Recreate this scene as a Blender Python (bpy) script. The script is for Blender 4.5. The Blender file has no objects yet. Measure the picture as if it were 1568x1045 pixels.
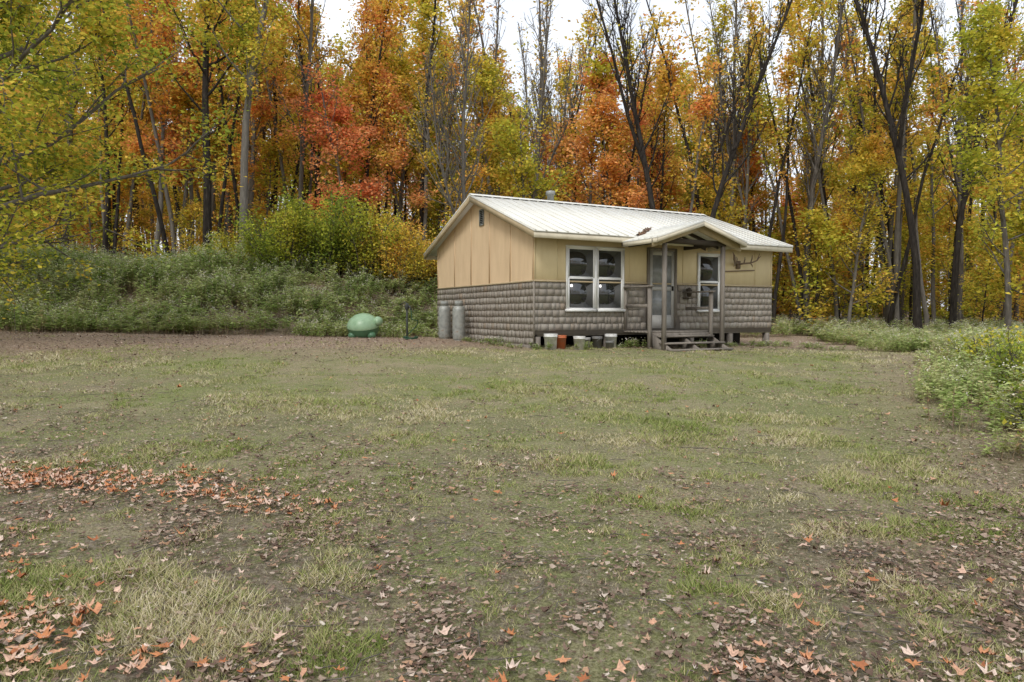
import bpy, math, random
import numpy as np
from mathutils import Vector
R=random.Random(7); rng=np.random.default_rng(7)
S=bpy.context.scene
S.view_settings.view_transform='Standard'; S.view_settings.look='None'; S.view_settings.exposure=0
COL=S.collection

# ---------------------------------------------------------------- utils
def sst(a,b,x):
    t=np.clip((np.asarray(x,float)-a)/(b-a),0,1); return t*t*(3-2*t)
def _h(i,j,s):
    n=(i*374761393+j*668265263+s*974711)&0xffffffff
    n=((n^(n>>13))*1274126177)&0xffffffff
    return ((n^(n>>16))&0xffff)/65535.0
def vnoise(x,y,s,seed=0):
    x=np.asarray(x,float)/s+1000; y=np.asarray(y,float)/s+1000
    i=np.floor(x).astype(np.int64); j=np.floor(y).astype(np.int64)
    fx=x-i; fy=y-j; fx=fx*fx*(3-2*fx); fy=fy*fy*(3-2*fy)
    a=_h(i,j,seed);b=_h(i+1,j,seed);c=_h(i,j+1,seed);d=_h(i+1,j+1,seed)
    return (a*(1-fx)+b*fx)*(1-fy)+(c*(1-fx)+d*fx)*fy
def terr(x,y):
    x=np.asarray(x,float); y=np.asarray(y,float)
    k=np.clip(y/17,-.4,1)
    z=.80*k-.02*np.clip(x,-30,30)*np.clip(k,0,1)
    left=1-sst(-3,3,x)
    y0=20.3+3.2*sst(-7,-2,x)
    z=z+2.1*left*sst(0,7,y-y0)
    z=z+.03*np.clip(y-28,0,60)
    z=z+(vnoise(x,y,3.1,5)-.5)*.07+(vnoise(x,y,.9,6)-.5)*.035
    return z
def T(x,y): return float(terr(x,y))

def mk_mesh(name,V,groups,mats):
    me=bpy.data.meshes.new(name)
    V=np.ascontiguousarray(V,dtype=np.float32)
    me.vertices.add(len(V)); me.vertices.foreach_set('co',V.ravel())
    loops=[];starts=[];mi=[];off=0
    for F,m in groups:
        F=np.asarray(F,dtype=np.int32)
        if len(F)==0: continue
        n,k=F.shape
        loops.append(F.ravel()); starts.append(off+np.arange(n)*k); mi.append(np.full(n,m)); off+=n*k
    loops=np.concatenate(loops).astype(np.int32); starts=np.concatenate(starts).astype(np.int32); mi=np.concatenate(mi).astype(np.int32)
    me.loops.add(len(loops)); me.loops.foreach_set('vertex_index',loops)
    me.polygons.add(len(starts)); me.polygons.foreach_set('loop_start',starts)
    me.polygons.foreach_set('material_index',mi)
    for m in mats: me.materials.append(m)
    me.update(calc_edges=True)
    return me
def add(name,me,parent=None,loc=(0,0,0),rot=(0,0,0),sc=(1,1,1)):
    o=bpy.data.objects.new(name,me); COL.objects.link(o)
    o.location=loc;o.rotation_euler=rot;o.scale=sc
    if parent: o.parent=parent
    return o
def empty(name,loc=(0,0,0),rot=(0,0,0)):
    return add(name,None,None,loc,rot)

class B:
    def __init__(s): s.V=[];s.F={};s.n=0
    def put(s,V,F,m=0):
        V=np.asarray(V,float);F=np.asarray(F,int)
        s.V.append(V); s.F.setdefault((F.shape[1],m),[]).append(F+s.n); s.n+=len(V)
    def box(s,x0,x1,y0,y1,z0,z1,m=0):
        V=[(x,y,z) for z in(z0,z1) for y in(y0,y1) for x in(x0,x1)]
        s.put(V,[(0,2,3,1),(4,5,7,6),(0,1,5,4),(2,6,7,3),(0,4,6,2),(1,3,7,5)],m)
    def hexa(s,P,m=0):
        s.put(P,[(3,2,1,0),(4,5,6,7),(0,1,5,4),(1,2,6,5),(2,3,7,6),(3,0,4,7)],m)
    def tube(s,P,r,k=6,m=0,cap=False):
        P=np.asarray(P,float); n=len(P); r=np.broadcast_to(np.asarray(r,float),(n,))
        t=np.gradient(P,axis=0); t/= (np.linalg.norm(t,axis=1)[:,None]+1e-9)
        ref=np.array([0,0,1.]) if abs(t[0][2])<.8 else np.array([1.,0,0])
        a=np.cross(t,ref); a/= (np.linalg.norm(a,axis=1)[:,None]+1e-9); b=np.cross(t,a)
        ang=np.arange(k)*2*math.pi/k
        V=P[:,None,:]+r[:,None,None]*(a[:,None,:]*np.cos(ang)[None,:,None]+b[:,None,:]*np.sin(ang)[None,:,None])
        V=V.reshape(-1,3); F=[]
        for i in range(n-1):
            for j in range(k):
                j2=(j+1)%k; F.append((i*k+j,i*k+j2,(i+1)*k+j2,(i+1)*k+j))
        base=s.n
        s.put(V,F,m)
        if cap:
            for i,rev in((0,1),(n-1,0)):
                idx=[base+i*k+j for j in range(k)]
                if rev: idx=idx[::-1]
                s.F.setdefault((k,m),[]).append(np.array([idx]))
    def lathe(s,prof,k=20,m=0,c=(0,0,0)):
        prof=np.asarray(prof,float); n=len(prof); ang=np.arange(k)*2*math.pi/k
        V=np.stack([c[0]+prof[:,0][:,None]*np.cos(ang),c[1]+prof[:,0][:,None]*np.sin(ang),c[2]+np.repeat(prof[:,1][:,None],k,1)],-1).reshape(-1,3)
        F=[(i*k+j,i*k+(j+1)%k,(i+1)*k+(j+1)%k,(i+1)*k+j) for i in range(n-1) for j in range(k)]
        s.put(V,F,m)
    def raw(s): return np.concatenate(s.V),[(np.concatenate(f),m) for (k,m),f in s.F.items()]
    def mesh(s,name,mats):
        V,g=s.raw(); return mk_mesh(name,V,g,mats)
class Merge:
    def __init__(s): s.V=[];s.F={};s.n=0
    def place(s,raw,x,y,z,sc,szz,rz,mm):
        V,gr=raw; c,q=math.cos(rz),math.sin(rz)
        W_=np.stack([(V[:,0]*c-V[:,1]*q)*sc+x,(V[:,0]*q+V[:,1]*c)*sc+y,V[:,2]*szz+z],1).astype(np.float32)
        s.V.append(W_)
        for F,m in gr: s.F.setdefault((F.shape[1],mm[m]),[]).append((F+s.n).astype(np.int32))
        s.n+=len(V)
    def mesh(s,name,mats): return mk_mesh(name,np.concatenate(s.V),[(np.concatenate(f),m) for (k,m),f in s.F.items()],mats)

def smooth(me):
    me.polygons.foreach_set('use_smooth',[True]*len(me.polygons)); return me

# ---------------------------------------------------------------- materials
class M:
    def __init__(s,name):
        s.m=bpy.data.materials.new(name); s.m.use_nodes=True; s.t=s.m.node_tree; s.t.nodes.clear()
        s.out=s.t.nodes.new('ShaderNodeOutputMaterial')
    def n(s,ty,ins=None,**kw):
        nd=s.t.nodes.new(ty)
        for k,v in kw.items(): setattr(nd,k,v)
        for k,v in (ins or {}).items(): s.set(nd.inputs[k],v)
        return nd
    def set(s,inp,v):
        if isinstance(v,bpy.types.NodeSocket): s.t.links.new(v,inp)
        elif isinstance(v,bpy.types.Node): s.t.links.new(v.outputs[0],inp)
        else: inp.default_value=v
    def pos(s): return s.n('ShaderNodeNewGeometry').outputs['Position']
    def obj(s): return s.n('ShaderNodeTexCoord').outputs['Object']
    def isl(s): return s.n('ShaderNodeNewGeometry').outputs['Random Per Island']
    def rnd(s): return s.n('ShaderNodeObjectInfo').outputs['Random']
    def noise(s,scale,vec=None,detail=3,rough=.55):
        nd=s.n('ShaderNodeTexNoise',{'Scale':scale,'Detail':detail,'Roughness':rough,'Vector':vec or s.pos()})
        return nd.outputs['Fac']
    def math(s,op,a,b=0.,clamp=False):
        return s.n('ShaderNodeMath',{0:a,1:b},operation=op,use_clamp=clamp).outputs[0]
    def maprange(s,v,a,b,c=0.,d=1.):
        return s.n('ShaderNodeMapRange',{0:v,1:a,2:b,3:c,4:d}).outputs[0]
    def ramp(s,f,stops,interp='LINEAR'):
        nd=s.n('ShaderNodeValToRGB',{0:f}); cr=nd.color_ramp; cr.interpolation=interp
        while len(cr.elements)<len(stops): cr.elements.new(.5)
        for e,(p,c) in zip(cr.elements,stops): e.position=p; e.color=(*c,1) 
        return nd.outputs[0]
    def mix(s,f,a,b,mode='MIX'):
        nd=s.n('ShaderNodeMix',data_type='RGBA',blend_type=mode)
        s.set(nd.inputs[0],f); s.set(nd.inputs[6],a if not isinstance(a,tuple) else (*a,1)); s.set(nd.inputs[7],b if not isinstance(b,tuple) else (*b,1))
        return nd.outputs[2]
    def bsdf(s,col,rough=.7,spec=.3,metal=0.,bump=None,bs=.3,bd=.02):
        p=s.n('ShaderNodeBsdfPrincipled',{'Roughness':rough,'Metallic':metal,'Specular IOR Level':spec})
        s.set(p.inputs['Base Color'],(*col,1) if isinstance(col,tuple) else col)
        if bump is not None:
            b=s.n('ShaderNodeBump',{'Strength':bs,'Distance':bd,'Height':bump}); s.set(p.inputs['Normal'],b)
        s.t.links.new(p.outputs[0],s.out.inputs[0]); return s.m

def leafmat(name,stops,tr=.42,nscale=.45,wn=.5,wi=.4,wo=.25,sat=1.0):
    k=M(name)
    f=k.math('MULTIPLY',k.maprange(k.noise(nscale,detail=2),.3,.7),wn)
    f=k.math('ADD',f,k.math('MULTIPLY',k.isl(),wi)); f=k.math('ADD',f,k.math('MULTIPLY',k.rnd(),wo))
    f=k.math('DIVIDE',f,wn+wi+wo)
    f=k.maprange(f,.15,.85)
    c=k.ramp(f,stops)
    v=k.n('ShaderNodeHueSaturation',{'Hue':.5,'Saturation':sat,'Value':k.maprange(k.math('FRACT',k.math('MULTIPLY',k.isl(),17.3)),0,1,.6,1.35),'Color':c}).outputs[0]
    d=k.n('ShaderNodeBsdfDiffuse',{'Color':v}); t=k.n('ShaderNodeBsdfTranslucent',{'Color':v})
    mx=k.n('ShaderNodeMixShader',{0:tr,1:d.outputs[0],2:t.outputs[0]})
    k.t.links.new(mx.outputs[0],k.out.inputs[0]); return k.m
G1=(.11,.165,.03);G2=(.28,.35,.055);YG=(.54,.54,.07);YL=(.80,.62,.10);OR=(.86,.45,.12);RO=(.82,.30,.12);PE=(.90,.46,.20)
LM={'green':leafmat('leaves_green',[(0,G1),(.4,G2),(.75,YG),(1,YL)]),
    'ygreen':leafmat('leaves_yellow_green',[(0,G2),(.42,YG),(.8,YL),(1,OR)]),
    'yellow':leafmat('leaves_yellow',[(0,G2),(.22,YG),(.55,YL),(1,OR)]),
    'orange':leafmat('leaves_orange',[(0,YG),(.36,YL),(.74,OR),(1,RO)]),
    'peach':leafmat('leaves_peach',[(0,YL),(.3,OR),(.7,PE),(1,RO)]),
    'red':leafmat('leaves_red',[(0,YL),(.35,PE),(.8,RO),(1,(.76,.24,.11))]),
    'mixed':leafmat('leaves_mixed',[(0,G1),(.33,G2),(.6,YG),(.8,YL),(1,OR)],nscale=.8)}
LKEYS=list(LM.keys())
k=M('bark'); ob=k.obj()
mp=k.n('ShaderNodeMapping',{'Vector':ob,'Scale':(6,6,1.2)}).outputs[0]
nb=k.noise(2.2,mp,5,.65)
c=k.ramp(nb,[(.3,(.045,.038,.032)),(.55,(.13,.113,.096)),(.75,(.26,.24,.21))])
c=k.mix(k.maprange(k.rnd(),0,1,.0,.45),c,(.20,.185,.16))
BARK=k.bsdf(c,.95,.1)
k=M('bark_dark'); nb=k.noise(2.2,k.n('ShaderNodeMapping',{'Vector':k.obj(),'Scale':(6,6,1.2)}).outputs[0],5,.65)
BARKD=k.bsdf(k.ramp(nb,[(.3,(.015,.013,.011)),(.6,(.05,.042,.036)),(.8,(.11,.098,.085))]),.95,.1)

# ---------------------------------------------------------------- trees
RAW={}
def leaves(b,C,size,m=1,flat=.5,r=rng,asp=.62):
    n=len(C)
    u=r.normal(size=(n,3)); u[:,2]*=flat; u/=np.linalg.norm(u,axis=1)[:,None]
    w=r.normal(size=(n,3)); w[:,2]*=flat; w-= (w*u).sum(1)[:,None]*u; w/=np.linalg.norm(w,axis=1)[:,None]+1e-6
    nn=np.cross(u,w)
    s=size*r.uniform(.6,1.35,size=n)[:,None]
    V=np.stack([C-u*s*.5,C+w*s*asp*.5+nn*s*.12,C+u*s*.5,C-w*s*asp*.5+nn*s*.12],1).reshape(-1,3)
    F=np.arange(4*n).reshape(n,4); b.put(V,F,m)
def interp(P,t):
    f=t*(len(P)-1); i=min(int(f),len(P)-2); return P[i]+(P[i+1]-P[i])*(f-i), (P[i+1]-P[i])
def branch(p0,d,L,n,up,wob,r):
    P=[p0]; d=d/np.linalg.norm(d)
    for i in range(n):
        d=d+np.array([0,0,up])+r.normal(size=3)*wob; d/=np.linalg.norm(d); P.append(P[-1]+d*L/n)
    return np.array(P)
def tree(name,seed,H,r0,c0,nb,bl,el=35,leafN=6000,ls=.15,lean=(0,0),up=.12,fork=False,jit=.28,sec=5,flat=.5,ter=3,tw=.006,raw=False,forkt=.38,wmin=.02):
    r=np.random.default_rng(seed); b=B()
    trunks=[]
    n=12; P=[np.zeros(3)-np.array([0,0,.3])]; d=np.array([lean[0],lean[1],1.])
    for i in range(n):
        d=d+np.append(r.normal(size=2)*.045,0); d[2]=1; P.append(P[-1]+d/np.linalg.norm(d)*(H+.3)/n)
    P=np.array(P); tt=np.linspace(0,1,n+1); rad=r0*(1-tt*.93)**.85+.012; rad[0]*=1.35
    b.tube(P,rad,8,0); trunks.append((P,lambda t:r0*(1-t*.93)**.85+.012,c0,nb))
    if fork:
        s,_=interp(P,forkt); a=r.uniform(0,6.28)
        P2=branch(s,np.array([math.cos(a)*.45,math.sin(a)*.25,1.]),H*.58,9,.10,.05,r)
        b.tube(P2,np.linspace(r0*.6,.02,10),7,0); trunks.append((P2,lambda t:r0*.6*(1-t*.95)+.012,.15,int(nb*.6)))
    anch=[]
    for (P,rf,cc,nbb) in trunks:
        a=r.uniform(0,6.28)
        for i in range(nbb):
            t=cc+(1-cc)*((i+r.uniform(0,.9))/nbb)**.9*.97
            s,_=interp(P,t); a+=2.4+r.uniform(-.5,.5)
            q=(t-cc)/(1-cc)
            L=bl*(1-q**1.6*.72)*r.uniform(.6,1.15)*(.55+.45*min(1,q*4+.3))
            e=math.radians(el+q*28+r.uniform(-12,12))
            d=np.array([math.cos(a)*math.cos(e),math.sin(a)*math.cos(e),math.sin(e)])
            Q=branch(s,d,L,6,up,.09,r); br=max(.014,min(rf(t)*.5,.018*L+.005))
            b.tube(Q,np.linspace(br,.008,7),5 if ter else 3,0)
            for j in range(sec):
                t2=r.uniform(.2,1); s2,d2=interp(Q,min(t2,.999)); d2=d2/np.linalg.norm(d2)
                dd=d2+r.normal(size=3)*.65; dd[2]+=.1
                L2=L*r.uniform(.22,.5)*(1.15-t2*.6)
                Q2=branch(s2,dd,L2,3,up*.8,.12,r); b.tube(Q2,np.linspace(max(.008,br*.4),tw,4),3,0)
                anch.append(Q2[1:])
                for q3 in range(ter):
                    s3,d3=interp(Q2,r.uniform(.2,.99)); d3=d3/np.linalg.norm(d3)+r.normal(size=3)*.6
                    Q3=branch(s3,d3,L2*r.uniform(.3,.6),2,up*.6,.1,r); b.tube(Q3,[tw,tw*.85,tw*.7],3,0); anch.append(Q3)
            if r.random()<.5: anch.append(Q[4:])
    if leafN>0:
        A=np.concatenate(anch)
        g=vnoise(A[:,0]+A[:,2]*.7,A[:,1]-A[:,2]*.5,1.3,seed)
        wgt=np.clip(g-.28,wmin,1); wgt/=wgt.sum()
        C=A[r.choice(len(A),leafN,p=wgt)]+r.normal(size=(leafN,3))*np.array([jit,jit,jit*.6])
        C=C[C[:,2]>.5]
        leaves(b,C,ls,1,flat,r)
    if raw: return b.raw()
    me=b.mesh(name,[BARK,LM['yellow']]); RAW[name]=b.raw(); return me
def shrubmesh(name,seed,H,Rr,N,ls=.1):
    r=np.random.default_rng(seed); b=B(); anch=[]
    for i in range(34):
        a=r.uniform(0,6.28); e=r.uniform(.1,1)**.6
        d=np.array([math.cos(a)*Rr*(1-e*.7),math.sin(a)*Rr*(1-e*.7),H*(.45+.5*e)])
        L=np.linalg.norm(d)*r.uniform(.75,1.12)
        Q=branch(np.array([math.cos(a)*.25,math.sin(a)*.25,-.1]),d,L,6,.0,.1,r); b.tube(Q,np.linspace(.025,.006,7),4,0)
        for j in range(9):
            s,dd=interp(Q,r.uniform(.25,.999)); dd=dd/np.linalg.norm(dd)+r.normal(size=3)*.6
            Q2=branch(s,dd,r.uniform(.3,.85)*min(1,H/2.5),3,.05,.1,r); b.tube(Q2,[.008,.006,.005,.004],3,0); anch.append(Q2)
    A=np.concatenate(anch); C=A[r.choice(len(A),N)]+r.normal(size=(N,3))*.13*min(1,H/2)
    C=C[C[:,2]>.15*min(1,H/2)]; leaves(b,C,ls,1,.6,r)
    me=b.mesh(name,[BARK,LM['green']]); RAW[name]=b.raw(); return me

tall=[tree('tall_maple_mesh%d'%i,10+i,h,.18,.32,26,3.6,leafN=7500,ls=.17) for i,h in enumerate((19,21,17))]
thin=[tree('thin_maple_mesh%d'%i,20+i,h,.115,.34,20,2.4,leafN=4800,ls=.17) for i,h in enumerate((16,19,14))]
bare=[tree('bare_tree_mesh%d'%i,30+i,h,.15,.32,28,3.6,el=56,leafN=nl,ls=.14,up=.17,fork=f,sec=8,tw=.009) for i,(h,f,nl) in enumerate(((20,True,200),(18,False,350),(21,True,100)))]
small_bare=tree('small_bare_mesh',36,12,.10,.2,34,3.2,el=48,leafN=250,ls=.13,up=.14,fork=True,sec=8,tw=.01,forkt=.2)
mid=[tree('mid_maple_mesh%d'%i,40+i,h,.10,.18,24,2.9,el=22,leafN=7600,ls=.16,up=.06,flat=.35) for i,h in enumerate((9.5,11,12.5))]
sapR=[tree('s',50+i,h,.04,.15,16,1.8,el=15,leafN=2200,ls=.16,up=.04,flat=.3,sec=4,ter=1,raw=True) for i,h in enumerate((5,6.5,8))]
farL=[tree('f',150+i,h,.14,.3,18,3.0,leafN=2900,ls=.26,sec=3,ter=0,tw=.012,jit=.4,raw=True) for i,h in enumerate((18,20,16,14))]
farB=[tree('f',160+i,h,.12,.3,24,3.0,el=55,leafN=160,ls=.2,up=.16,sec=7,ter=1,tw=.013,raw=True,fork=(i==0)) for i,h in enumerate((19,17,18))]
pole=[tree('f',170+i,h,.10,.5,14,2.0,el=45,leafN=1000,ls=.2,up=.14,sec=4,ter=0,tw=.01,raw=True) for i,h in enumerate((17,15,18,14))]
shr=[shrubmesh('shrub_mesh%d'%i,60+i,3.2,1.7,9000) for i in range(2)]
def plant(name,me,x,y,col,sc=1.,rz=None,parent=None,tilt=(0,0),szz=None,bark=None):
    o=add(name,me,parent,(x,y,T(x,y)-.05),(tilt[0],tilt[1],R.uniform(0,6.28) if rz is None else rz),(sc,sc,szz or sc))
    if len(o.material_slots)>1:
        o.material_slots[1].link='OBJECT'; o.material_slots[1].material=LM[col]
    if bark:
        o.material_slots[0].link='OBJECT'; o.material_slots[0].material=bark
    return o
key=[('maple_tree',tall[0],-13.4,30,'mixed',1.0,BARKD),('maple_tree',tall[1],-11.3,29,'ygreen',1.0,None),
 ('maple_tree',thin[0],-14.9,36,'yellow',1.05,None),('maple_tree',thin[1],-17.8,38,'yellow',1.,BARKD),
 ('maple_tree',thin[2],-17.3,33,'orange',1.1,None),('maple_tree',tall[2],-21.6,40,'orange',1.,BARKD),
 ('maple_tree',thin[0],-19.6,33,'yellow',1.,BARKD),('maple_tree',tall[0],-23.6,36,'ygreen',1.,None),
 ('maple_tree',thin[1],-9.4,34,'orange',1.,BARKD),('maple_tree',thin[2],-6.7,38,'yellow',1.2,None),
 ('bare_tree',small_bare,-1.9,28.5,'orange',1.,None),
 ('bare_tree',bare[0],6.35,30,'yellow',1.,BARKD),
 ('bare_tree',bare[2],11.5,35,'orange',.9,None),('bare_tree',bare[1],13.8,32,'yellow',.95,None),
 ('maple_tree',thin[1],16.3,34,'yellow',1.,BARKD),('bare_tree',bare[0],17.0,28.5,'yellow',1.05,BARKD),
 ('maple_tree',thin[0],18.4,33,'yellow',1.,None),('bare_tree',bare[1],19.4,30,'ygreen',.95,BARKD),
 ('bare_tree',bare[2],22.2,34,'yellow',.9,None),('maple_tree',thin[1],26,36,'ygreen',.9,None),
 ('maple_tree',mid[0],-7.3,32,'red',1.0,None),('maple_tree',mid[1],-5.4,35,'red',.95,None),
 ('maple_tree',tall[2],-8.8,40,'orange',1.1,None),('maple_tree',mid[2],3.4,33.5,'peach',1.05,None),
 ('maple_tree',mid[1],5.3,33,'peach',.98,None),('maple_tree',mid[0],1.0,32,'ygreen',1.0,None),
 ('maple_tree',mid[1],-1.6,35,'yellow',1.,None),('maple_tree',mid[2],-3.6,38,'ygreen',1.05,None),
 ('maple_tree',mid[0],10.1,34,'yellow',.85,None),('maple_tree',mid[1],15.0,30.5,'yellow',.8,None),
 ('maple_tree',mid[2],16.4,22.5,'ygreen',.9,None),('maple_tree',mid[1],16.6,19.5,'ygreen',.95,None),
 ('maple_tree',mid[0],20.6,27,'yellow',1.15,None),('maple_tree',mid[2],12.6,38,'orange',.95,None)]
for nm,me,x,y,c,s,bk in key: plant(nm,me,x,y,c,s,bark=bk)
plant('bare_tree',bare[1],7.6,29,'yellow',.92,tilt=(0,.14),rz=0,bark=BARKD)
near=tree('near_maple_mesh',77,12,.2,.12,46,5.4,el=12,leafN=48000,ls=.12,up=.02,flat=.4,sec=8,jit=.26,wmin=.2)
plant('maple_tree',near,-12.4,14.6,'mixed',1.,rz=1.0)
plant('maple_tree',near,-18.0,21.5,'ygreen',1.05,rz=3.0)
for x,y,c,s,m_ in ((-8.9,26.4,'green',1.,0),(-7.2,26.8,'green',1.1,1),(-5.8,26.4,'ygreen',1.08,0),(-4.4,26.6,'orange',.92,1),(-10.9,26.8,'ygreen',.6,1),(-3.2,28,'orange',.7,0),(1,31,'green',.9,1),(-12.4,27.6,'green',.45,0)):
    plant('shrub',shr[m_],x,y,c,s)
fmats=[BARK,BARKD]+[LM[q] for q in LKEYS]
FM=Merge()
def fplace(raw,x,y,col,s,b_=None):
    FM.place(raw,x,y,T(x,y)-.05,s,s,R.uniform(0,6.28),{0:(R.randint(0,1) if b_ is None else b_),1:2+LKEYS.index(col)})
def pick(x,y):
    a=x/y; q=R.random()
    if a<-.42: c=R.choice(['orange','yellow','orange','yellow','green']); bp=.12
    elif a<-.12: c=R.choice(['orange','yellow','ygreen','yellow','orange']); bp=.2
    elif a<.22: c=R.choice(['orange','ygreen','yellow','peach','yellow']); bp=.5
    elif a<.5: c=R.choice(['yellow','orange','ygreen','yellow']); bp=.62
    else: c=R.choice(['ygreen','yellow','ygreen','orange','green']); bp=.4
    return c,q<bp
thinR=[RAW['thin_maple_mesh%d'%i] for i in range(3)]
for i in range(330):
    y=34+56*R.random()**1.1; x=R.uniform(-.84,.84)*y+R.uniform(-2,2)
    c,bq=pick(x,y)
    s=R.uniform(.8,1.08)
    if -.15<x/y<.35: s*=.85
    if bq: raw=R.choice(farB); s=s if s>.8 else .85
    elif y<46: raw=R.choice(thinR)
    else: raw=R.choice(farL)
    fplace(raw,x,y,c,s)
for i in range(24):
    y=R.uniform(34,50); x=R.uniform(-.12,.5)*y
    fplace(R.choice(farB),x,y,'yellow',R.uniform(.85,1.1),0)
for i in range(110):
    y=R.uniform(31,50); x=R.uniform(-.84,.84)*y
    if y<33 and -.3<x/y<.1: continue
    fplace(R.choice(pole),x,y,R.choice(['yellow','orange','ygreen']),R.uniform(.8,1.15))
for i in range(200):
    y=R.uniform(31.5,62); x=R.uniform(-.84,.84)*y
    if y<36 and R.random()<.5: continue
    c,_=pick(x,y)
    if c=='peach' or (c=='orange' and R.random()<.4): c='yellow'
    fplace(R.choice(sapR),x,y,c,R.uniform(.7,1.15))
for i in range(34):
    y=R.uniform(36,48); x=R.uniform(-.2,.5)*y
    fplace(R.choice(sapR),x,y,R.choice(['yellow','ygreen','orange','ygreen']),R.uniform(1.2,1.6))
sr=RAW['shrub_mesh0']
for i in range(60):
    y=R.uniform(52,88); x=R.uniform(-.85,.85)*y
    fplace(sr,x,y,R.choice(['mixed','green','yellow','green']),R.uniform(.9,1.6))
for i in range(30):
    x=-34+i*2.4; y=-R.uniform(13,26)
    fplace(R.choice(farL),x,y,R.choice(['orange','ygreen','green']),1.)
for i in range(18):
    x=-34+i*3.9; y=-R.uniform(12,20)
    fplace(R.choice(sapR),x,y,R.choice(['yellow','ygreen','green']),1.)
add('distant_forest',FM.mesh('distant_forest',fmats))

# ---------------------------------------------------------------- tall weeds
WG=leafmat('weed_leaves',[(0,(.18,.26,.07)),(.35,(.36,.46,.14)),(.65,(.53,.58,.25)),(.88,(.63,.59,.32)),(1,(.54,.35,.2))],tr=.45,nscale=.9)
k=M('weed_stem'); WS=k.bsdf(k.ramp(k.isl(),[(0,(.26,.17,.11)),(.5,(.40,.28,.20)),(1,(.44,.40,.22))]),.9,.1)
k=M('weed_seedheads'); WF=k.bsdf(k.ramp(k.isl(),[(0,(.50,.52,.28)),(.5,(.68,.66,.46)),(1,(.74,.68,.66))]),.9,.1)
def weeds(seed,n,hm,area,ls,nl,fl=.6):
    r=np.random.default_rng(seed); b=B()
    for i in range(n):
        x,y=r.uniform(-area,area,2); h=hm*r.uniform(.5,1.25)
        Q=branch(np.array([x,y,-.08]),np.array([r.normal()*.18,r.normal()*.18,1]),h,4,0,.07,r); b.tube(Q,[.006,.005,.004,.003,.002],3,0)
        t=r.uniform(.25,1,nl)**.8
        C=np.array([interp(Q,min(a,.999))[0] for a in t]); a=r.uniform(0,6.28,nl)
        L=ls*r.uniform(.6,1.3,nl); rad=np.stack([np.cos(a),np.sin(a),r.uniform(-.35,.45,nl)],1)
        side=np.stack([-np.sin(a),np.cos(a),r.normal(size=nl)*.2],1)
        w=(L*.22)[:,None]; L=L[:,None]
        V=np.stack([C,C+rad*L*.5+side*w+[0,0,.006],C+rad*L+[0,0,-.012],C+rad*L*.5-side*w+[0,0,.006]],1).reshape(-1,3)
        b.put(V,np.arange(4*nl).reshape(nl,4),1)
        if r.random()<fl:
            nf=14; C=Q[-1]+r.normal(size=(nf,3))*np.array([.05,.05,.06]); leaves(b,C,.032,2,1,r)
    return b.raw()
wd=[weeds(80+i,52,.85,.85,.14,18) for i in range(3)]
wn=[weeds(90+i,46,.7,.65,.10,26,.3) for i in range(2)]
ID={0:0,1:1,2:2}
MW=Merge()
xs=np.arange(-27,-1.2,.98)
for row in range(13):
    for x in xs:
        xx=x+R.uniform(-.45,.45); yy=18.6+row*.95+R.uniform(-.45,.45)
        edge=18.9+1.6*float(sst(-14,-6,xx))+1.1*float(sst(-6,-2.8,xx))+float(vnoise(xx,0,1.7,3))*.9
        if yy<edge: continue
        if xx>-2.9+ (yy-22)*-.1 and yy<24: continue
        front=yy<edge+1.2
        hv=.5+.95*float(vnoise(xx,yy,2.2,44))
        s=R.uniform(.85,1.15)
        MW.place(R.choice(wd),xx,yy,T(xx,yy),s,s*hv*(.7 if front else 1.)*R.uniform(.8,1.25),R.uniform(0,6.28),ID)
add('tall_weeds',MW.mesh('tall_weeds',[WS,WG,WF]))
MW=Merge()
def redge(y):
    return np.interp(y,[4.5,6,8,10,12,15,17,18.2],[4.6,5.0,5.5,6.5,8.0,9.5,9.8,9.2])
for i in range(290):
    yy=R.uniform(4.6,29); e=float(redge(yy)) if yy<18.2 else 9.3
    e+=1.6*(float(vnoise(0,yy,1.3,71))-.4)
    xx=e+R.uniform(.25,1)**1.3*(.9*yy-e+3)
    if xx<e+.3: continue
    s=R.uniform(.7,1.05)*(.8 if xx<e+1.2 else 1)
    MW.place(R.choice(wn) if yy<12 else R.choice(wd),xx,yy,T(xx,yy),s,s*(.72 if yy>12 else .95)*(.45+1.0*float(vnoise(xx,yy,1.5,45))),R.uniform(0,6.28),ID)
for i in range(60):
    yy=R.uniform(5,18.5); xx=float(redge(yy))+R.uniform(-.2,1.5); s=R.uniform(.35,.9)
    MW.place(R.choice(wn),xx,yy,T(xx,yy),s,s*.85,R.uniform(0,6.28),ID)
for i in range(60):
    yy=R.uniform(28,36); xx=R.uniform(0,26)
    MW.place(R.choice(wd),xx,yy,T(xx,yy),1.2,.9,R.uniform(0,6.28),ID)
add('roadside_weeds',MW.mesh('roadside_weeds',[WS,WG,WF]))
bram=shrubmesh('bramble_mesh',66,1.0,.8,2600,.075)
for x,y,s in ((6.2,7.3,.75),(7.4,9.6,.9),(8.8,12.2,.9),(7.1,8.6,.75),(5.7,6.4,.85),(5.3,5.7,.7),(8.1,10.2,.9)):
    plant('bramble_bush',bram,x,y,'green',s)

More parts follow.
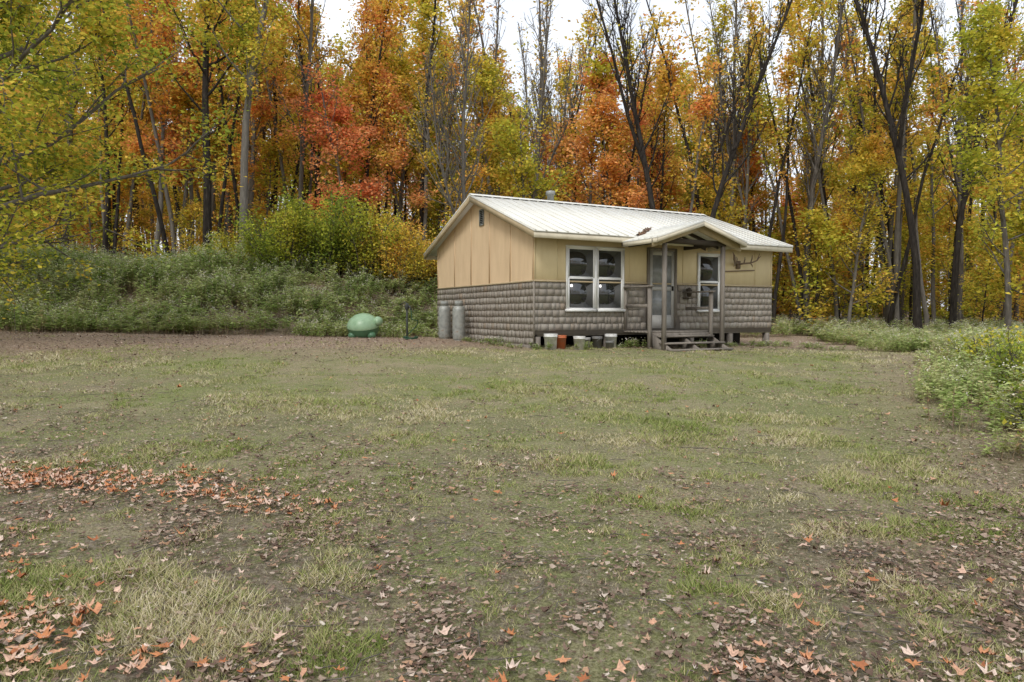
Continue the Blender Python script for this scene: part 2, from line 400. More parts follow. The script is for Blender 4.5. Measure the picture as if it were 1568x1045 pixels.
# ---------------------------------------------------------------- ground
k=M('ground'); P=k.pos()
sep=k.n('ShaderNodeSeparateXYZ',{0:P}); gx_,gy_=sep.outputs[0],sep.outputs[1]
n1=k.noise(.35,P,4); n2=k.noise(1.6,P,5,.65); n3=k.noise(14,P,5,.7); n4=k.noise(55,P,5,.8)
soil=k.ramp(k.math('ADD',k.math('MULTIPLY',n3,.5),k.math('MULTIPLY',n4,.5)),[(.38,(.06,.045,.033)),(.5,(.19,.148,.108)),(.62,(.38,.32,.25))])
straw=k.ramp(n4,[(.34,(.13,.105,.06)),(.5,(.32,.27,.165)),(.66,(.52,.46,.31))])
green=k.ramp(n4,[(.34,(.08,.10,.03)),(.5,(.21,.235,.085)),(.66,(.38,.40,.18))])
fm=k.maprange(k.math('ADD',k.math('MULTIPLY',n2,.6),k.math('MULTIPLY',n1,.4)),.40,.55,.05,.95)
c=k.mix(fm,straw,green)
dirt=k.maprange(k.math('ADD',k.math('MULTIPLY',n3,.45),k.math('MULTIPLY',k.noise(.8,P,5,.65),.55)),.46,.55)
fore=k.maprange(k.math('ADD',gy_,k.math('MULTIPLY',gx_,.45)),3.,9.,.9,.25)
c=k.mix(k.math('MULTIPLY',dirt,fore),c,soil)
vo=k.n('ShaderNodeTexVoronoi',{'Vector':P,'Scale':26.}); 
fl=k.math('LESS_THAN',vo.outputs['Distance'],.32)
sc_=k.n('ShaderNodeSeparateColor',{0:vo.outputs['Color']})
fl=k.math('MULTIPLY',fl,k.math('GREATER_THAN',sc_.outputs[0],.66))
lc=k.ramp(sc_.outputs[1],[(0,(.12,.07,.045)),(.5,(.28,.19,.135)),(.8,(.48,.39,.30)),(1,(.46,.25,.13))])
c=k.mix(k.math('MULTIPLY',fl,.7),c,lc)
wb=k.math('MULTIPLY',k.math('SUBTRACT',k.noise(.7,P,4,.65),.5),5.)
m1=k.maprange(k.math('ADD',k.math('SUBTRACT',gy_,k.math('MULTIPLY',gx_,.3)),wb),15.,17.8)
m2=k.maprange(k.math('ADD',k.math('SUBTRACT',gx_,k.math('MULTIPLY',gy_,.5)),k.math('MULTIPLY',wb,.5)),-.4,1.8,0,.6)
wood=k.math('MAXIMUM',m1,m2)
lit=k.ramp(k.math('ADD',k.math('MULTIPLY',n4,.4),k.math('MULTIPLY',k.noise(15,P,5,.8),.6)),[(.38,(.10,.065,.047)),(.5,(.32,.225,.17)),(.6,(.62,.49,.39))])
c=k.mix(k.math('MULTIPLY',wood,.85),c,lit)
hb=k.math('ADD',k.math('MULTIPLY',n3,.6),k.math('MULTIPLY',n4,.4))
GR=k.bsdf(c,.95,.1,bump=hb,bs=.9,bd=.06)
a=np.linspace(-1,1,261); gx=np.sign(a)*(np.abs(a)*22+np.abs(a)**5*400)
t=np.linspace(0,1,300); gy=-14+t*52+t**6*420; gy=np.concatenate([[-300,-120,-50,-25],gy])
X,Y=np.meshgrid(gx,gy); Z=terr(X,Y)
V=np.stack([X,Y,Z],-1).reshape(-1,3); nx=len(gx); ny=len(gy)
i=np.arange((ny-1)*(nx-1)); rr=i//(nx-1); cc=i%(nx-1); b0=rr*nx+cc
F=np.stack([b0,b0+1,b0+nx+1,b0+nx],1)
me=smooth(mk_mesh('ground',V,[(F,0)],[GR])); add('ground',me)

def scatter(n,p,ymin,ymax,r):
    u=r.uniform(size=n); e=1-p
    y=(ymin**e+u*(ymax**e-ymin**e))**(1/e)
    x=r.uniform(-1,1,n)*(.80*y+1.2); return x,y
k=M('grass_blades')
f=k.math('ADD',k.math('MULTIPLY',k.isl(),.62),k.math('MULTIPLY',k.maprange(k.noise(.8,detail=5),.38,.62),.5))
c=k.ramp(f,[(0,(.14,.20,.04)),(.45,(.27,.32,.09)),(.62,(.41,.38,.17)),(.85,(.54,.46,.28)),(1,(.68,.60,.43))])
GB=k.bsdf(c,.8,.15)
N=680000
x,y=scatter(N,1.05,2.2,17.5,rng)
g=vnoise(x,y,.33,11)*.4+vnoise(x,y,1.5,12)*.3+vnoise(x,y,.12,14)*.3
bandL=sst(14.4,17.4,y-.3*x+(vnoise(x,y,1.4,9)-.5)*4); bandR=sst(-.6,1.6,x-.5*y+(vnoise(x,y,1.1,8)-.5)*2)
dens=.16+1.15*sst(.42,.66,g); dens*=.55+.6*sst(3.,8,y+x*.5); dens*=1-.85*np.maximum(bandL,bandR*.7)
keep=rng.uniform(size=N)<dens; keep&=~((x>redge(y)+.6))
x=x[keep];y=y[keep]; g=g[keep]; n=len(x); z=terr(x,y)
h=rng.uniform(.010,.040,n)*(.5+1.5*sst(.45,.8,g)); w=.0019+.00045*y*rng.uniform(.6,1.2,n)
a=rng.uniform(0,6.28,n); l=rng.uniform(.3,2.0,n)*h; la=rng.uniform(0,6.28,n)
p0=np.stack([x-np.cos(a)*w,y-np.sin(a)*w,z-.01],1); p1=np.stack([x+np.cos(a)*w,y+np.sin(a)*w,z-.01],1)
p2=np.stack([x+np.cos(la)*l,y+np.sin(la)*l,z+h],1)
V=np.stack([p0,p1,p2],1).reshape(-1,3)
add('lawn_grass',mk_mesh('lawn_grass',V,[(np.arange(3*n).reshape(n,3),0)],[GB]))

maple=np.array([(0,-.9),(.25,-.35),(.8,-.45),(.55,.0),(1,.35),(.4,.4),(0,1.05),(-.4,.4),(-1,.35),(-.55,0),(-.8,-.45),(-.25,-.35)])
frag=np.array([(-.2,-1),(.6,-.5),(.45,.3),(.05,1.),(-.55,.45),(-.6,-.35)])
def leafmesh(name,x,y,s,mat,r,lift=.012,shape=maple,fl=1.):
    n=len(x); z=terr(x,y); m_=len(shape)
    a=r.uniform(0,6.28,n); ca,sa=np.cos(a),np.sin(a)
    sx=s*r.uniform(.45,1,n)
    jx=r.normal(size=(n,m_))*.13; jy=r.normal(size=(n,m_))*.13
    lx=(shape[None,:,0]+jx)*sx[:,None]; ly=(shape[None,:,1]+jy)*s[:,None]
    rad=(shape**2).sum(1)[None,:]
    curl=r.uniform(-.15,.5,n)[:,None]*rad*s[:,None]*.8*fl
    tx=r.normal(size=n)*.45; ty=r.normal(size=n)*.45
    X=x[:,None]+lx*ca[:,None]-ly*sa[:,None]; Y=y[:,None]+lx*sa[:,None]+ly*ca[:,None]
    Z=z[:,None]+lift+r.uniform(0,.02,n)[:,None]+curl+np.abs(lx*tx[:,None]+ly*ty[:,None])
    V=np.stack([X,Y,Z],-1).reshape(-1,3)
    return mk_mesh(name,V,[(np.arange(m_*n).reshape(n,m_),0)],[mat])
def litmat(name,st):
    k=M(name); c=k.ramp(k.isl(),st,'LINEAR'); 
    c=k.mix(k.maprange(k.noise(90,detail=2),.3,.7,.0,.45),c,(.10,.065,.048))
    return k.bsdf(c,.75,.2)
LB=litmat('brown_litter',[(0,(.09,.055,.04)),(.35,(.21,.135,.096)),(.6,(.35,.25,.185)),(.8,(.52,.42,.33)),(.94,(.50,.27,.14)),(1,(.76,.68,.58))])
LO=litmat('orange_litter',[(0,(.40,.13,.05)),(.3,(.66,.27,.11)),(.6,(.76,.46,.31)),(1,(.86,.68,.56))])
N=150000; x,y=scatter(N,1.2,2.2,19.5,rng)
g=vnoise(x,y,1.1,21)*.4+vnoise(x,y,.35,22)*.6
bandL=sst(13.8,16.8,y-.3*x+(vnoise(x,y,1.4,9)-.5)*4); bandR=sst(-.9,1.2,x-.5*y+(vnoise(x,y,1.1,8)-.5)*2)
d=.12+.65*sst(.42,.66,g); d*=1.0-.72*sst(3,8.5,y+x*.5); d=np.clip(d+.7*np.maximum(bandL,bandR*.55),0,1); keep=(rng.uniform(size=N)<d)&(x<redge(y)+1.5)
x=x[keep];y=y[keep]
s=np.clip(rng.lognormal(-4.5,.42,len(x)),.005,.024)*(1+.05*y)
add('leaf_litter',leafmesh('leaf_litter',x,y,s,LB,rng,.006,frag))
N=9000; x,y=scatter(N,1.25,2.2,19.,rng)
g=vnoise(x,y,.8,31); keep=(rng.uniform(size=N)<(.08+.6*sst(.5,.8,g))*(1.05-.75*sst(3,8,y+x*.7)))&(x<redge(y)+1)
x=x[keep];y=y[keep]
add('fallen_leaves',leafmesh('fallen_leaves',x,y,rng.uniform(.013,.03,len(x)),LB,rng,.012,maple,1.8))
xs_=[];ys_=[]
for (cx,cy,sx_,sy_,n) in ((-3.5,5.35,.6,.16,420),(-2.3,5.0,.35,.12,120),(-1.7,4.75,.25,.1,60),(-4.4,5.6,.5,.2,150),(-2.4,2.95,.3,.2,200),(-1.7,2.75,.4,.12,70),(1.6,2.72,.9,.08,60),(-2.9,3.7,.4,.3,50)):
    xs_.append(rng.normal(cx,sx_,n)); ys_.append(rng.normal(cy,sy_,n))
x,y=scatter(320,1.3,2.2,17,rng); xs_.append(x); ys_.append(y)
x=np.concatenate(xs_);y=np.concatenate(ys_); kk=y>1.8; x=x[kk];y=y[kk]
add('orange_leaf_drift',leafmesh('orange_leaf_drift',x,y,rng.uniform(.018,.046,len(x)),LO,rng,.02,maple,1.6))
b=B(); x,y=scatter(600,1.2,2.3,17,rng)
for xx,yy in zip(x,y):
    if xx>redge(yy): continue
    a=R.uniform(0,6.28); L=R.uniform(.05,.3); z=T(xx,yy)+.015
    b.tube([(xx,yy,z),(xx+math.cos(a)*L*.5,yy+math.sin(a)*L*.5,z+.012),(xx+math.cos(a+.3)*L,yy+math.sin(a+.3)*L,z+.005)],[.003,.003,.0015],4)
add('fallen_twigs',b.mesh('fallen_twigs',[BARK]))

# ---------------------------------------------------------------- cabin
ANG=math.atan2(.4617,.887)
cab=empty('cabin',(.53,16.4,0),(0,0,ANG))
def W(u,v): return .53+.887*u+.4617*v, 16.4+.4617*u-.887*v
def part(name,b,mats,sm=False):
    me=b.mesh(name,mats)
    if sm: smooth(me)
    return add(name,me,cab)
def paint(name,col,dirt=(.3,.24,.16),amt=.35,rough=.6,sc=(1,1,1),bump=False):
    k=M(name); mp=k.n('ShaderNodeMapping',{'Vector':k.obj(),'Scale':sc}).outputs[0]
    n=k.noise(3.,mp,6,.65)
    c=k.mix(k.maprange(n,.42,.75,0,amt),col,dirt)
    c=k.mix(k.maprange(k.noise(40,k.obj(),3),.3,.7,0,.12),c,(.9*col[0],.85*col[1],.8*col[2]))
    return k.bsdf(c,rough,.3,bump=n if bump else None,bs=.15,bd=.01)
TAN=paint('tan_panel',(.72,.54,.34),(.48,.33,.19),.5,.75,(1,1,.25))
YEL=paint('yellow_panel',(.78,.65,.40),(.54,.40,.22),.4,.75,(1,1,.25))
CRM=paint('cream_trim',(.70,.64,.50),(.34,.28,.18),.45,.6)
TRIMT=paint('tan_trim',(.46,.37,.23),(.24,.18,.11),.5,.7)
WHT=paint('white_window_frame',(.80,.80,.78),(.5,.47,.4),.15,.4)
GRYW=paint('weathered_wood',(.25,.22,.185),(.11,.09,.075),.7,.85,(3,3,.6),True)
DRKW=paint('dark_wood',(.07,.055,.04),(.03,.025,.02),.6,.85)
DOORM=paint('storm_door',(.50,.49,.46),(.25,.23,.2),.4,.5)
k=M('shake_shingles'); ob=k.obj(); nz=k.noise(4,k.n('ShaderNodeMapping',{'Vector':ob,'Scale':(5,5,.5)}).outputs[0],4,.6)
c=k.ramp(k.isl(),[(0,(.285,.25,.21)),(.5,(.315,.28,.24)),(.93,(.35,.32,.275)),(1,(.31,.245,.185))])
c=k.mix(k.maprange(nz,.45,.75,0,.35),c,(.24,.205,.165))
SHK=k.bsdf(c,.9,.12)
CORE=M('shingle_backing').bsdf((.20,.175,.15),.95,.05)
k=M('metal_roof'); ob=k.obj(); nz=k.noise(1.2,k.n('ShaderNodeMapping',{'Vector':ob,'Scale':(2.5,.5,.5)}).outputs[0],6,.65)
c=k.mix(k.maprange(nz,.45,.75,0,.5),(.80,.79,.73),(.60,.55,.42))
c=k.mix(k.maprange(k.noise(25,ob,3),.58,.78,0,.35),c,(.35,.27,.17))
ROOF=k.bsdf(c,.5,.35)
k=M('window_glass'); GLS=k.bsdf((.018,.02,.02),.03,1.0)
k=M('galvanised_metal'); n=k.noise(6,k.obj(),4); GALV=k.bsdf(k.ramp(n,[(.3,(.20,.21,.20)),(.7,(.34,.35,.33))]),.5,.4,.3)
IRON=M('dark_iron').bsdf((.045,.05,.045),.6,.3)
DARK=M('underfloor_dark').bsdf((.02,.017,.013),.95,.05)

W8=8.0; D=6.34; ZG=.72; ZF=1.21; ZW=2.38; ZR=4.89; SL=.37
def roofz(y): return ZR-SL*abs(3.17-y)
b=B()
b.box(0,W8,0,D,ZF-.12,ZW,0)
part('lower_wall_core',b,[CORE])
b=B()
def prism(b,x0,x1,m):
    pts=[(0,ZW),(D,ZW),(D,roofz(D)-.05),(D/2,ZR-.06),(0,roofz(0)-.05)]
    V=[(x0,p,q) for p,q in pts]+[(x1,p,q) for p,q in pts]
    b.put(V,[(0,1,6,5),(1,2,7,6),(2,3,8,7),(3,4,9,8),(4,0,5,9)],m); b.put(V,[(4,3,2,1,0),(5,6,7,8,9)],m)
prism(b,0,W8,0)
part('gable_walls',b,[TAN])
b=B(); b.box(.0,W8,-.006,-.002,ZW+.002,roofz(0)-.06); part('front_upper_panels',b,[YEL])
b=B()
for yy in (.02,1.22,2.44,3.66,4.88,6.27):
    top=roofz(yy)-.12
    b.box(-.016,-.001,yy,yy+.045,ZW+.03,top)
part('gable_battens',b,[TAN])
b=B()
for xx in (0,.62,2.8,4.6,6.1,7.3,7.95):
    b.box(xx,xx+.03,-.014,-.007,ZW+.03,roofz(0)-.07)
part('front_battens',b,[YEL])
b=B(); b.box(-.03,0-.002,-.03,D,ZW-.01,ZW+.03); b.box(-.03,W8+.03,-.035,-.007,ZW-.01,ZW+.03); part('belt_trim',b,[TRIMT])
b=B()
def shakes(face,L,z0,z1,nrow,holes=()):
    dz=(z1-z0)/nrow
    for r_ in range(nrow):
        u=0; zb=z0+r_*dz
        while u<L-.01:
            w=R.uniform(.09,.24); u2=min(u+w,L); g=.0015
            if not any(h0<u2 and u<h1 and hz0<zb+dz*.5<hz1 for h0,h1,hz0,hz1 in holes):
                th=R.uniform(.0145,.016); jz=R.choice([0,0,0,-.004,.004,-.012]); ub=u+g;ue=u2
                if ue-ub>.02:
                    zt=zb+dz+.006
                    if face=='f': P=[(ub,-th,zb+jz),(ue,-th,zb+jz),(ue,0,zb+jz),(ub,0,zb+jz),(ub,-.006,zt),(ue,-.006,zt),(ue,0,zt),(ub,0,zt)]
                    else: P=[(0,ub,zb+jz),(0,ue,zb+jz),(-th,ue,zb+jz),(-th,ub,zb+jz),(0,ub,zt),(0,ue,zt),(-.006,ue,zt),(-.006,ub,zt)]
                    b.hexa(P)
            u=u2
shakes('f',W8,ZF-.02,ZW-.01,7,[(3.38,4.36,0,9)])
shakes('g',D,.84,ZW-.01,9)
b.box(-.03,-.0,-.032,.0,.84,ZW-.01)
part('shake_siding',b,[SHK])
b=B(); b.box(-.004,.10,.02,D,.5,ZF-.02); b.box(-.02,.02,0,D,.5,.84,1); part('gable_skirt',b,[DARK,GRYW])
b=B(); b.box(0,W8,.02,.12,ZF-.16,ZF-.03)
for u in (.75,2.1,4.9,6.35,7.8,.05): b.box(u,u+.13,.0,.14,.4,ZF-.17)
part('floor_sill_and_posts',b,[GRYW])
b=B(); b.box(.2,W8,1.2,1.25,.4,ZF-.13); part('underfloor_shade_panel',b,[DARK])  # added near-black sheet, its colour stands in for shade under the open floor
b=B(); x0,x1=-.29,W8+.29
for sgn in (-1,1):
    ye=-.5 if sgn<0 else D+.5
    yr=D/2
    zt=roofz(ye)
    P=[(x0,ye,zt-.03),(x1,ye,zt-.03),(x1,yr,ZR-.03),(x0,yr,ZR-.03),(x0,ye,zt),(x1,ye,zt),(x1,yr,ZR),(x0,yr,ZR)]
    if sgn>0: P=[P[1],P[0],P[3],P[2],P[5],P[4],P[7],P[6]]
    b.hexa(P)
    nrib=29
    for i in range(nrib+1):
        xr=x0+.02+(x1-x0-.07)*i/nrib; h=.024
        P=[(xr,ye-.01,zt-.001),(xr+.045,ye-.01,zt-.001),(xr+.045,yr,ZR-.001),(xr,yr,ZR-.001),(xr+.012,ye-.01,zt+h),(xr+.033,ye-.01,zt+h),(xr+.033,yr,ZR+h),(xr+.012,yr,ZR+h)]
        if sgn>0: P=[P[1],P[0],P[3],P[2],P[5],P[4],P[7],P[6]]
        b.hexa(P)
b.put([(x0,D/2-.16,ZR-.025),(x1,D/2-.16,ZR-.025),(x1,D/2,ZR+.045),(x0,D/2,ZR+.045),(x0,D/2+.16,ZR-.025),(x1,D/2+.16,ZR-.025)],[(0,1,2,3),(3,2,5,4)])
part('metal_roof',b,[ROOF])
b=B()
ze=roofz(-.5)
b.box(x0+.01,x1-.01,-.485,-.455,ze-.17,ze-.035,0)
b.box(x0+.01,x1-.01,D+.455,D+.485,ze-.17,ze-.035,0)
for xa,xb in ((x0+.005,x0+.035),(x1-.035,x1-.005)):
    for (ya,yb) in ((-.484,D/2),(D/2,D+.484)):
        za,zb=roofz(ya)-.033,roofz(yb)-.033
        b.hexa([(xa,ya,za-.15),(xb,ya,za-.15),(xb,yb,zb-.15),(xa,yb,zb-.15),(xa,ya,za),(xb,ya,za),(xb,yb,zb),(xa,yb,zb)],1)
b.hexa([(x0+.04,-.45,ze-.12),(x1-.04,-.45,ze-.12),(x1-.04,-.04,roofz(0)-.12),(x0+.04,-.04,roofz(0)-.12),(x0+.04,-.45,ze-.1),(x1-.04,-.45,ze-.1),(x1-.04,-.04,roofz(0)-.1),(x0+.04,-.04,roofz(0)-.1)],2)
part('fascia_and_soffit',b,[CRM,TRIMT,TRIMT])
b=B(); cx,cy=2.45,D/2+.2
b.lathe([(.10,4.6),(.10,5.14),(.14,5.14),(.145,5.18),(.14,5.24),(.02,5.27)],16,0,(cx,cy,0)); part('stove_pipe',b,[GALV])
b=B(); yv=2.8
b.box(-.03,-.002,yv,yv+.04,4.03,4.48);b.box(-.03,-.002,yv+.24,yv+.28,4.03,4.48);b.box(-.03,-.002,yv+.04,yv+.24,4.44,4.48);b.box(-.03,-.002,yv+.04,yv+.24,4.03,4.07)
b.box(-.006,-.003,yv+.04,yv+.24,4.07,4.44,1)
for i in range(7):
    z=4.09+i*.05; b.hexa([(-.028,yv+.04,z),(-.008,yv+.04,z+.02),(-.008,yv+.24,z+.02),(-.028,yv+.24,z),(-.028,yv+.04,z+.006),(-.008,yv+.04,z+.026),(-.008,yv+.24,z+.026),(-.028,yv+.24,z+.006)])
part('gable_louvre',b,[GALV,DARK])
def window(u0,u1,z0,z1,nm):
    f=B(); g=B(); fr=.045
    f.box(u0-.05,u1+.05,-.05,-.008,z1,z1+.06,0); f.box(u0-.07,u1+.07,-.085,-.008,z0-.06,z0,0)
    f.box(u0-.05,u0,-.05,-.008,z0,z1,0); f.box(u1,u1+.05,-.05,-.008,z0,z1,0)
    zm=(z0+z1)/2
    for a_,b_,dy in ((z0,zm+.02,-.043),(zm+.02,z1,-.034)):
        f.box(u0,u0+fr,dy,-.01,a_,b_);f.box(u1-fr,u1,dy,-.01,a_,b_);f.box(u0+fr,u1-fr,dy,-.01,a_,a_+fr*.7);f.box(u0+fr,u1-fr,dy,-.01,b_-fr*.7,b_)
        g.box(u0+fr,u1-fr,-.029,-.02,a_+fr*.7,b_-fr*.7)
    part(nm+'_frame',f,[WHT]); part(nm+'_glass',g,[GLS])
window(.93,1.72,1.71,3.22,'window_a'); window(1.80,2.58,1.71,3.22,'window_b'); window(5.16,5.9,1.70,3.20,'window_c')
b=B(); b.box(1.725,1.795,-.055,-.009,1.72,3.24); part('window_mullion',b,[WHT])
b=B(); u0,u1,z0,z1=3.45,4.29,ZF,3.26
b.box(u0-.07,u0,-.06,-.007,z0,z1+.07,0);b.box(u1,u1+.07,-.06,-.007,z0,z1+.07,0);b.box(u0,u1,-.06,-.007,z1,z1+.07,0)
b.box(u0,u0+.1,-.04,-.008,z0,z1,1);b.box(u1-.1,u1,-.04,-.008,z0,z1,1);b.box(u0+.1,u1-.1,-.04,-.008,z1-.12,z1,1)
b.box(u0+.1,u1-.1,-.04,-.008,z0,z0+.35,1);b.box(u0+.1,u1-.1,-.04,-.008,z0+1.0,z0+1.1,1)
b.box(u0+.1,u1-.1,-.028,-.02,z0+.35,z0+1.0,2);b.box(u0+.1,u1-.1,-.028,-.02,z0+1.1,z1-.12,2)
b.box(u1-.09,u1-.06,-.08,-.04,z0+1.0,z0+1.12,3)
k=M('storm_glass'); SG=k.bsdf(k.ramp(k.noise(3,k.obj(),3),[(.3,(.18,.19,.19)),(.7,(.36,.37,.37))]),.12,.5)
part('storm_door',b,[GRYW,DOORM,SG,DARK])
b=B(); uc=3.64; hw=1.41; zp=3.83; ps=.32; yf=-1.85
def pz(d): return zp-ps*d
for sg in (-1,1):
    pts=[(0,yf),(hw,yf),(hw,-.47),(.93,-.47),(0,.33)]
    V=[(uc+sg*d,y_,pz(d)+dz) for dz in(-.025,0) for d,y_ in pts]
    f=[(4,3,2,1,0),(5,6,7,8,9)] if sg>0 else [(0,1,2,3,4),(9,8,7,6,5)]
    b.put(V,f); q=[(i,(i+1)%5,(i+1)%5+5,i+5) for i in range(5)]
    b.put(V,q if sg>0 else [t_[::-1] for t_ in q])
    for i in range(7):
        y_=yf+.02+i*.225
        dmax=hw
        P=[(uc,y_,zp),(uc+sg*dmax,y_,pz(dmax)),(uc+sg*dmax,y_+.04,pz(dmax)),(uc,y_+.04,zp)]
        P2=[(p[0],p[1]+(.01 if q_<2 else -.01),p[2]+.022) for q_,p in enumerate(P)]
        if sg>0: b.hexa(P+P2)
        else: b.hexa([P[1],P[0],P[3],P[2],P2[1],P2[0],P2[3],P2[2]])
part('porch_roof',b,[ROOF])
nl=130; lu=uc-rng.uniform(.05,.98,nl); dd=uc-lu; ly_=(pz(dd)-ZR+SL*3.17)/SL+rng.uniform(-.2,.04,nl)
lz=np.maximum(pz(dd),ZR-SL*(3.17-ly_))+.03+rng.uniform(0,.02,nl)
b=B(); leaves(b,np.stack([lu,ly_,lz],1),.09,0,1.,rng,.8); part('leaves_in_roof_valley',b,[LB])
b=B()
for sg in (-1,1):
    for (y_,mm,h,off,t_) in ((yf+.005,0,.10,.028,.03),(yf+.2,1,.2,.03,.04)):
        xa,xb=uc,uc+sg*(hw-.005)
        if sg<0: xa,xb=xb,xa
        za,zb=pz(abs(xa-uc))-off,pz(abs(xb-uc))-off
        b.hexa([(xa,y_,za-h),(xb,y_,zb-h),(xb,y_+t_,zb-h),(xa,y_+t_,za-h),(xa,y_,za),(xb,y_,zb),(xb,y_+t_,zb),(xa,y_+t_,za)],mm)
    xe=uc+sg*(hw-.03); b.box(min(xe,xe+sg*.025),max(xe,xe+sg*.025),yf+.04,-.5,pz(hw)-.13,pz(hw)-.027,0)
b.box(uc-.98,uc+1.0,-1.55,-1.46,3.28,3.40,2)
for xx in (uc-.94,uc+.90): b.box(xx,xx+.06,-1.45,-.1,3.30,3.40,2)
for y_ in (-.9,-.45):
    for sg in(-1,1):
        xa,xb=uc,uc+sg*(hw-.04)
        if sg<0: xa,xb=xb,xa
        za,zb=pz(abs(xa-uc))-.03,pz(abs(xb-uc))-.03
        b.hexa([(xa,y_,za-.08),(xb,y_,zb-.08),(xb,y_+.04,zb-.08),(xa,y_+.04,za-.08),(xa,y_,za),(xb,y_,zb),(xb,y_+.04,zb),(xa,y_+.04,za)],2)
part('porch_gable_trim',b,[CRM,TRIMT,DRKW])
b=B()
for u in (uc-.97,uc+.89): b.box(u,u+.085,-1.55,-1.465,.45,3.275)
b.box(2.63,2.71,-1.06,-.98,.5,2.25); b.box(2.63,2.70,-.08,-.03,ZF,2.2)
b.box(2.60,2.74,-1.1,-.03,2.25,2.29); b.box(2.64,2.68,-.97,-.09,1.75,1.83)
b.box(4.62,4.70,-1.06,-.98,.5,2.15); b.box(4.58,4.74,-1.1,-.03,2.15,2.19); b.box(4.64,4.68,-.97,-.09,1.7,1.78)
part('porch_posts_and_rails',b,[GRYW])
b=B()
for i in range(7): b.box(2.62,4.74,-1.0+i*.14,-1.0+i*.14+.13,ZF-.09,ZF-.05)
b.box(2.64,4.72,-1.02,-.985,ZF-.22,ZF-.092)
for j,(zt,y0_) in enumerate(((1.06,-1.3),(.90,-1.58),(.75,-1.86))):
    if j<1: b.box(2.78,4.52,y0_,y0_+.13,zt-.04,zt); b.box(2.78,4.52,y0_+.14,y0_+.27,zt-.04,zt)
    else: b.box(2.70,4.62,y0_,y0_+.24,zt-.04,zt)
for u in (2.74,3.6,4.54): b.hexa([(u,-1.84,.45),(u+.04,-1.84,.45),(u+.04,-1.02,.6),(u,-1.02,.6),(u,-1.84,.70),(u+.04,-1.84,.70),(u+.04,-1.03,1.1),(u,-1.03,1.1)])
part('porch_deck_and_steps',b,[GRYW])
b=B(); b.lathe([(.0,2.05),(.06,2.06),(.07,2.2),(.09,2.22),(.02,2.3),(.0,2.31)],10,0,(4.72,-.14,0)); b.box(4.70,4.74,-.1,-.03,2.25,2.28); b.box(4.6,4.84,-.16,-.03,2.0,2.03)
part('wall_lantern',b,[DRKW])
b=B(); ub,zb=6.62,3.0
k=M('antler_bone'); AB=k.bsdf((.17,.12,.08),.6,.3)
for sg in(-1,1):
    main=[(ub+sg*.03,-.06,zb),(ub+sg*.14,-.10,zb+.02),(ub+sg*.30,-.2,zb+.03),(ub+sg*.44,-.30,zb+.10),(ub+sg*.5,-.38,zb+.22)]
    b.tube(main,[.030,.028,.026,.022,.008],6)
    for q_,dz,dx in ((1,.18,.02),(2,.22,.04),(3,.2,.07),(2,-.12,.06)):
        p=main[q_]; b.tube([p,(p[0]+sg*dx*.6,p[1]-.03,p[2]+dz*.6),(p[0]+sg*dx,p[1]-.02,p[2]+dz)],[.02,.016,.007],5)
b.box(ub-.07,ub+.07,-.05,-.018,zb-.13,zb+.09)
b.tube([(ub-.55,-.04,zb-.22),(ub+.62,-.04,zb-.16)],.018,6)
part('mounted_antlers',b,[AB])

# ---------------------------------------------------------------- yard objects
k=M('propane_tank_paint'); n=k.noise(7,k.obj(),4); TNK=k.bsdf(k.ramp(n,[(.35,(.24,.25,.23)),(.6,(.36,.37,.34)),(.75,(.26,.17,.11))]),.45,.4,.2)
def tank(u_,v_):
    x0_,y0_=.53-.4617*u_-.887*v_,16.4+.887*u_-.4617*v_
    e=empty('propane_tank',(x0_,y0_,T(x0_,y0_)-.03))
    b=B(); b.lathe([(.0,.03),(.15,.03),(.17,.06),(.18,.12),(.185,.2),(.185,.85),(.175,.93),(.14,1.0),(.06,1.04),(0,1.045)],24)
    add('body',smooth(b.mesh('body',[TNK])),e)
    b=B(); b.lathe([(.155,0),(.155,.08),(.145,.08),(.145,0)],20); 
    a=np.linspace(.4,5.9,18)
    for i in range(17):
        p=[(math.cos(t_)*r_,math.sin(t_)*r_,z_) for z_ in(1.0,1.16) for r_,t_ in((.11,a[i]),(.11,a[i+1]),(.118,a[i+1]),(.118,a[i]))]
        b.hexa(p)
    b.lathe([(.03,1.03),(.03,1.1),(.045,1.1),(.045,1.13),(0,1.13)],10)
    add('collar_and_valve',b.mesh('collar',[TNK]),e)
tank(4.85,.36); tank(3.75,.36)
def bucket(u,v,r_,h,col,name='bucket'):
    x,y=W(u,v); k=M(name+'_plastic'); 
    m_=k.bsdf(k.mix(k.maprange(k.noise(9,k.obj(),4),.4,.75,0,.5),col,(.25,.2,.14)),.5,.3)
    e=empty(name,(x,y,T(x,y)-.02),(0,0,R.uniform(0,6)))
    b=B(); b.lathe([(0,.0),(r_*.85,.0),(r_*.97,h*.82),(r_*1.05,h*.82),(r_*1.05,h*.86),(r_*1.0,h*.87),(r_*1.04,h*.96),(r_*1.06,h),(r_*.98,h),(r_*.82,.03),(0,.03)],20)
    add('pail',b.mesh('pail',[m_]),e)
    b=B(); a=np.linspace(0,math.pi,11); b.tube([(math.cos(t_)*r_*1.07,math.sin(t_)*r_*.75,h*.84-math.sin(t_)*h*.35) for t_ in a],.004,5); add('wire_handle',b.mesh('handle',[GALV]),e)
bucket(.25,.36,.16,.38,(.80,.80,.78)); bucket(.58,.25,.15,.34,(.55,.14,.05)); bucket(.98,.48,.14,.34,(.74,.73,.70))
bucket(2.0,.35,.15,.36,(.76,.76,.74)); bucket(1.62,.3,.13,.3,(.16,.16,.16)); bucket(1.3,.25,.13,.28,(.36,.36,.35)); bucket(1.82,.55,.11,.2,(.2,.2,.19))
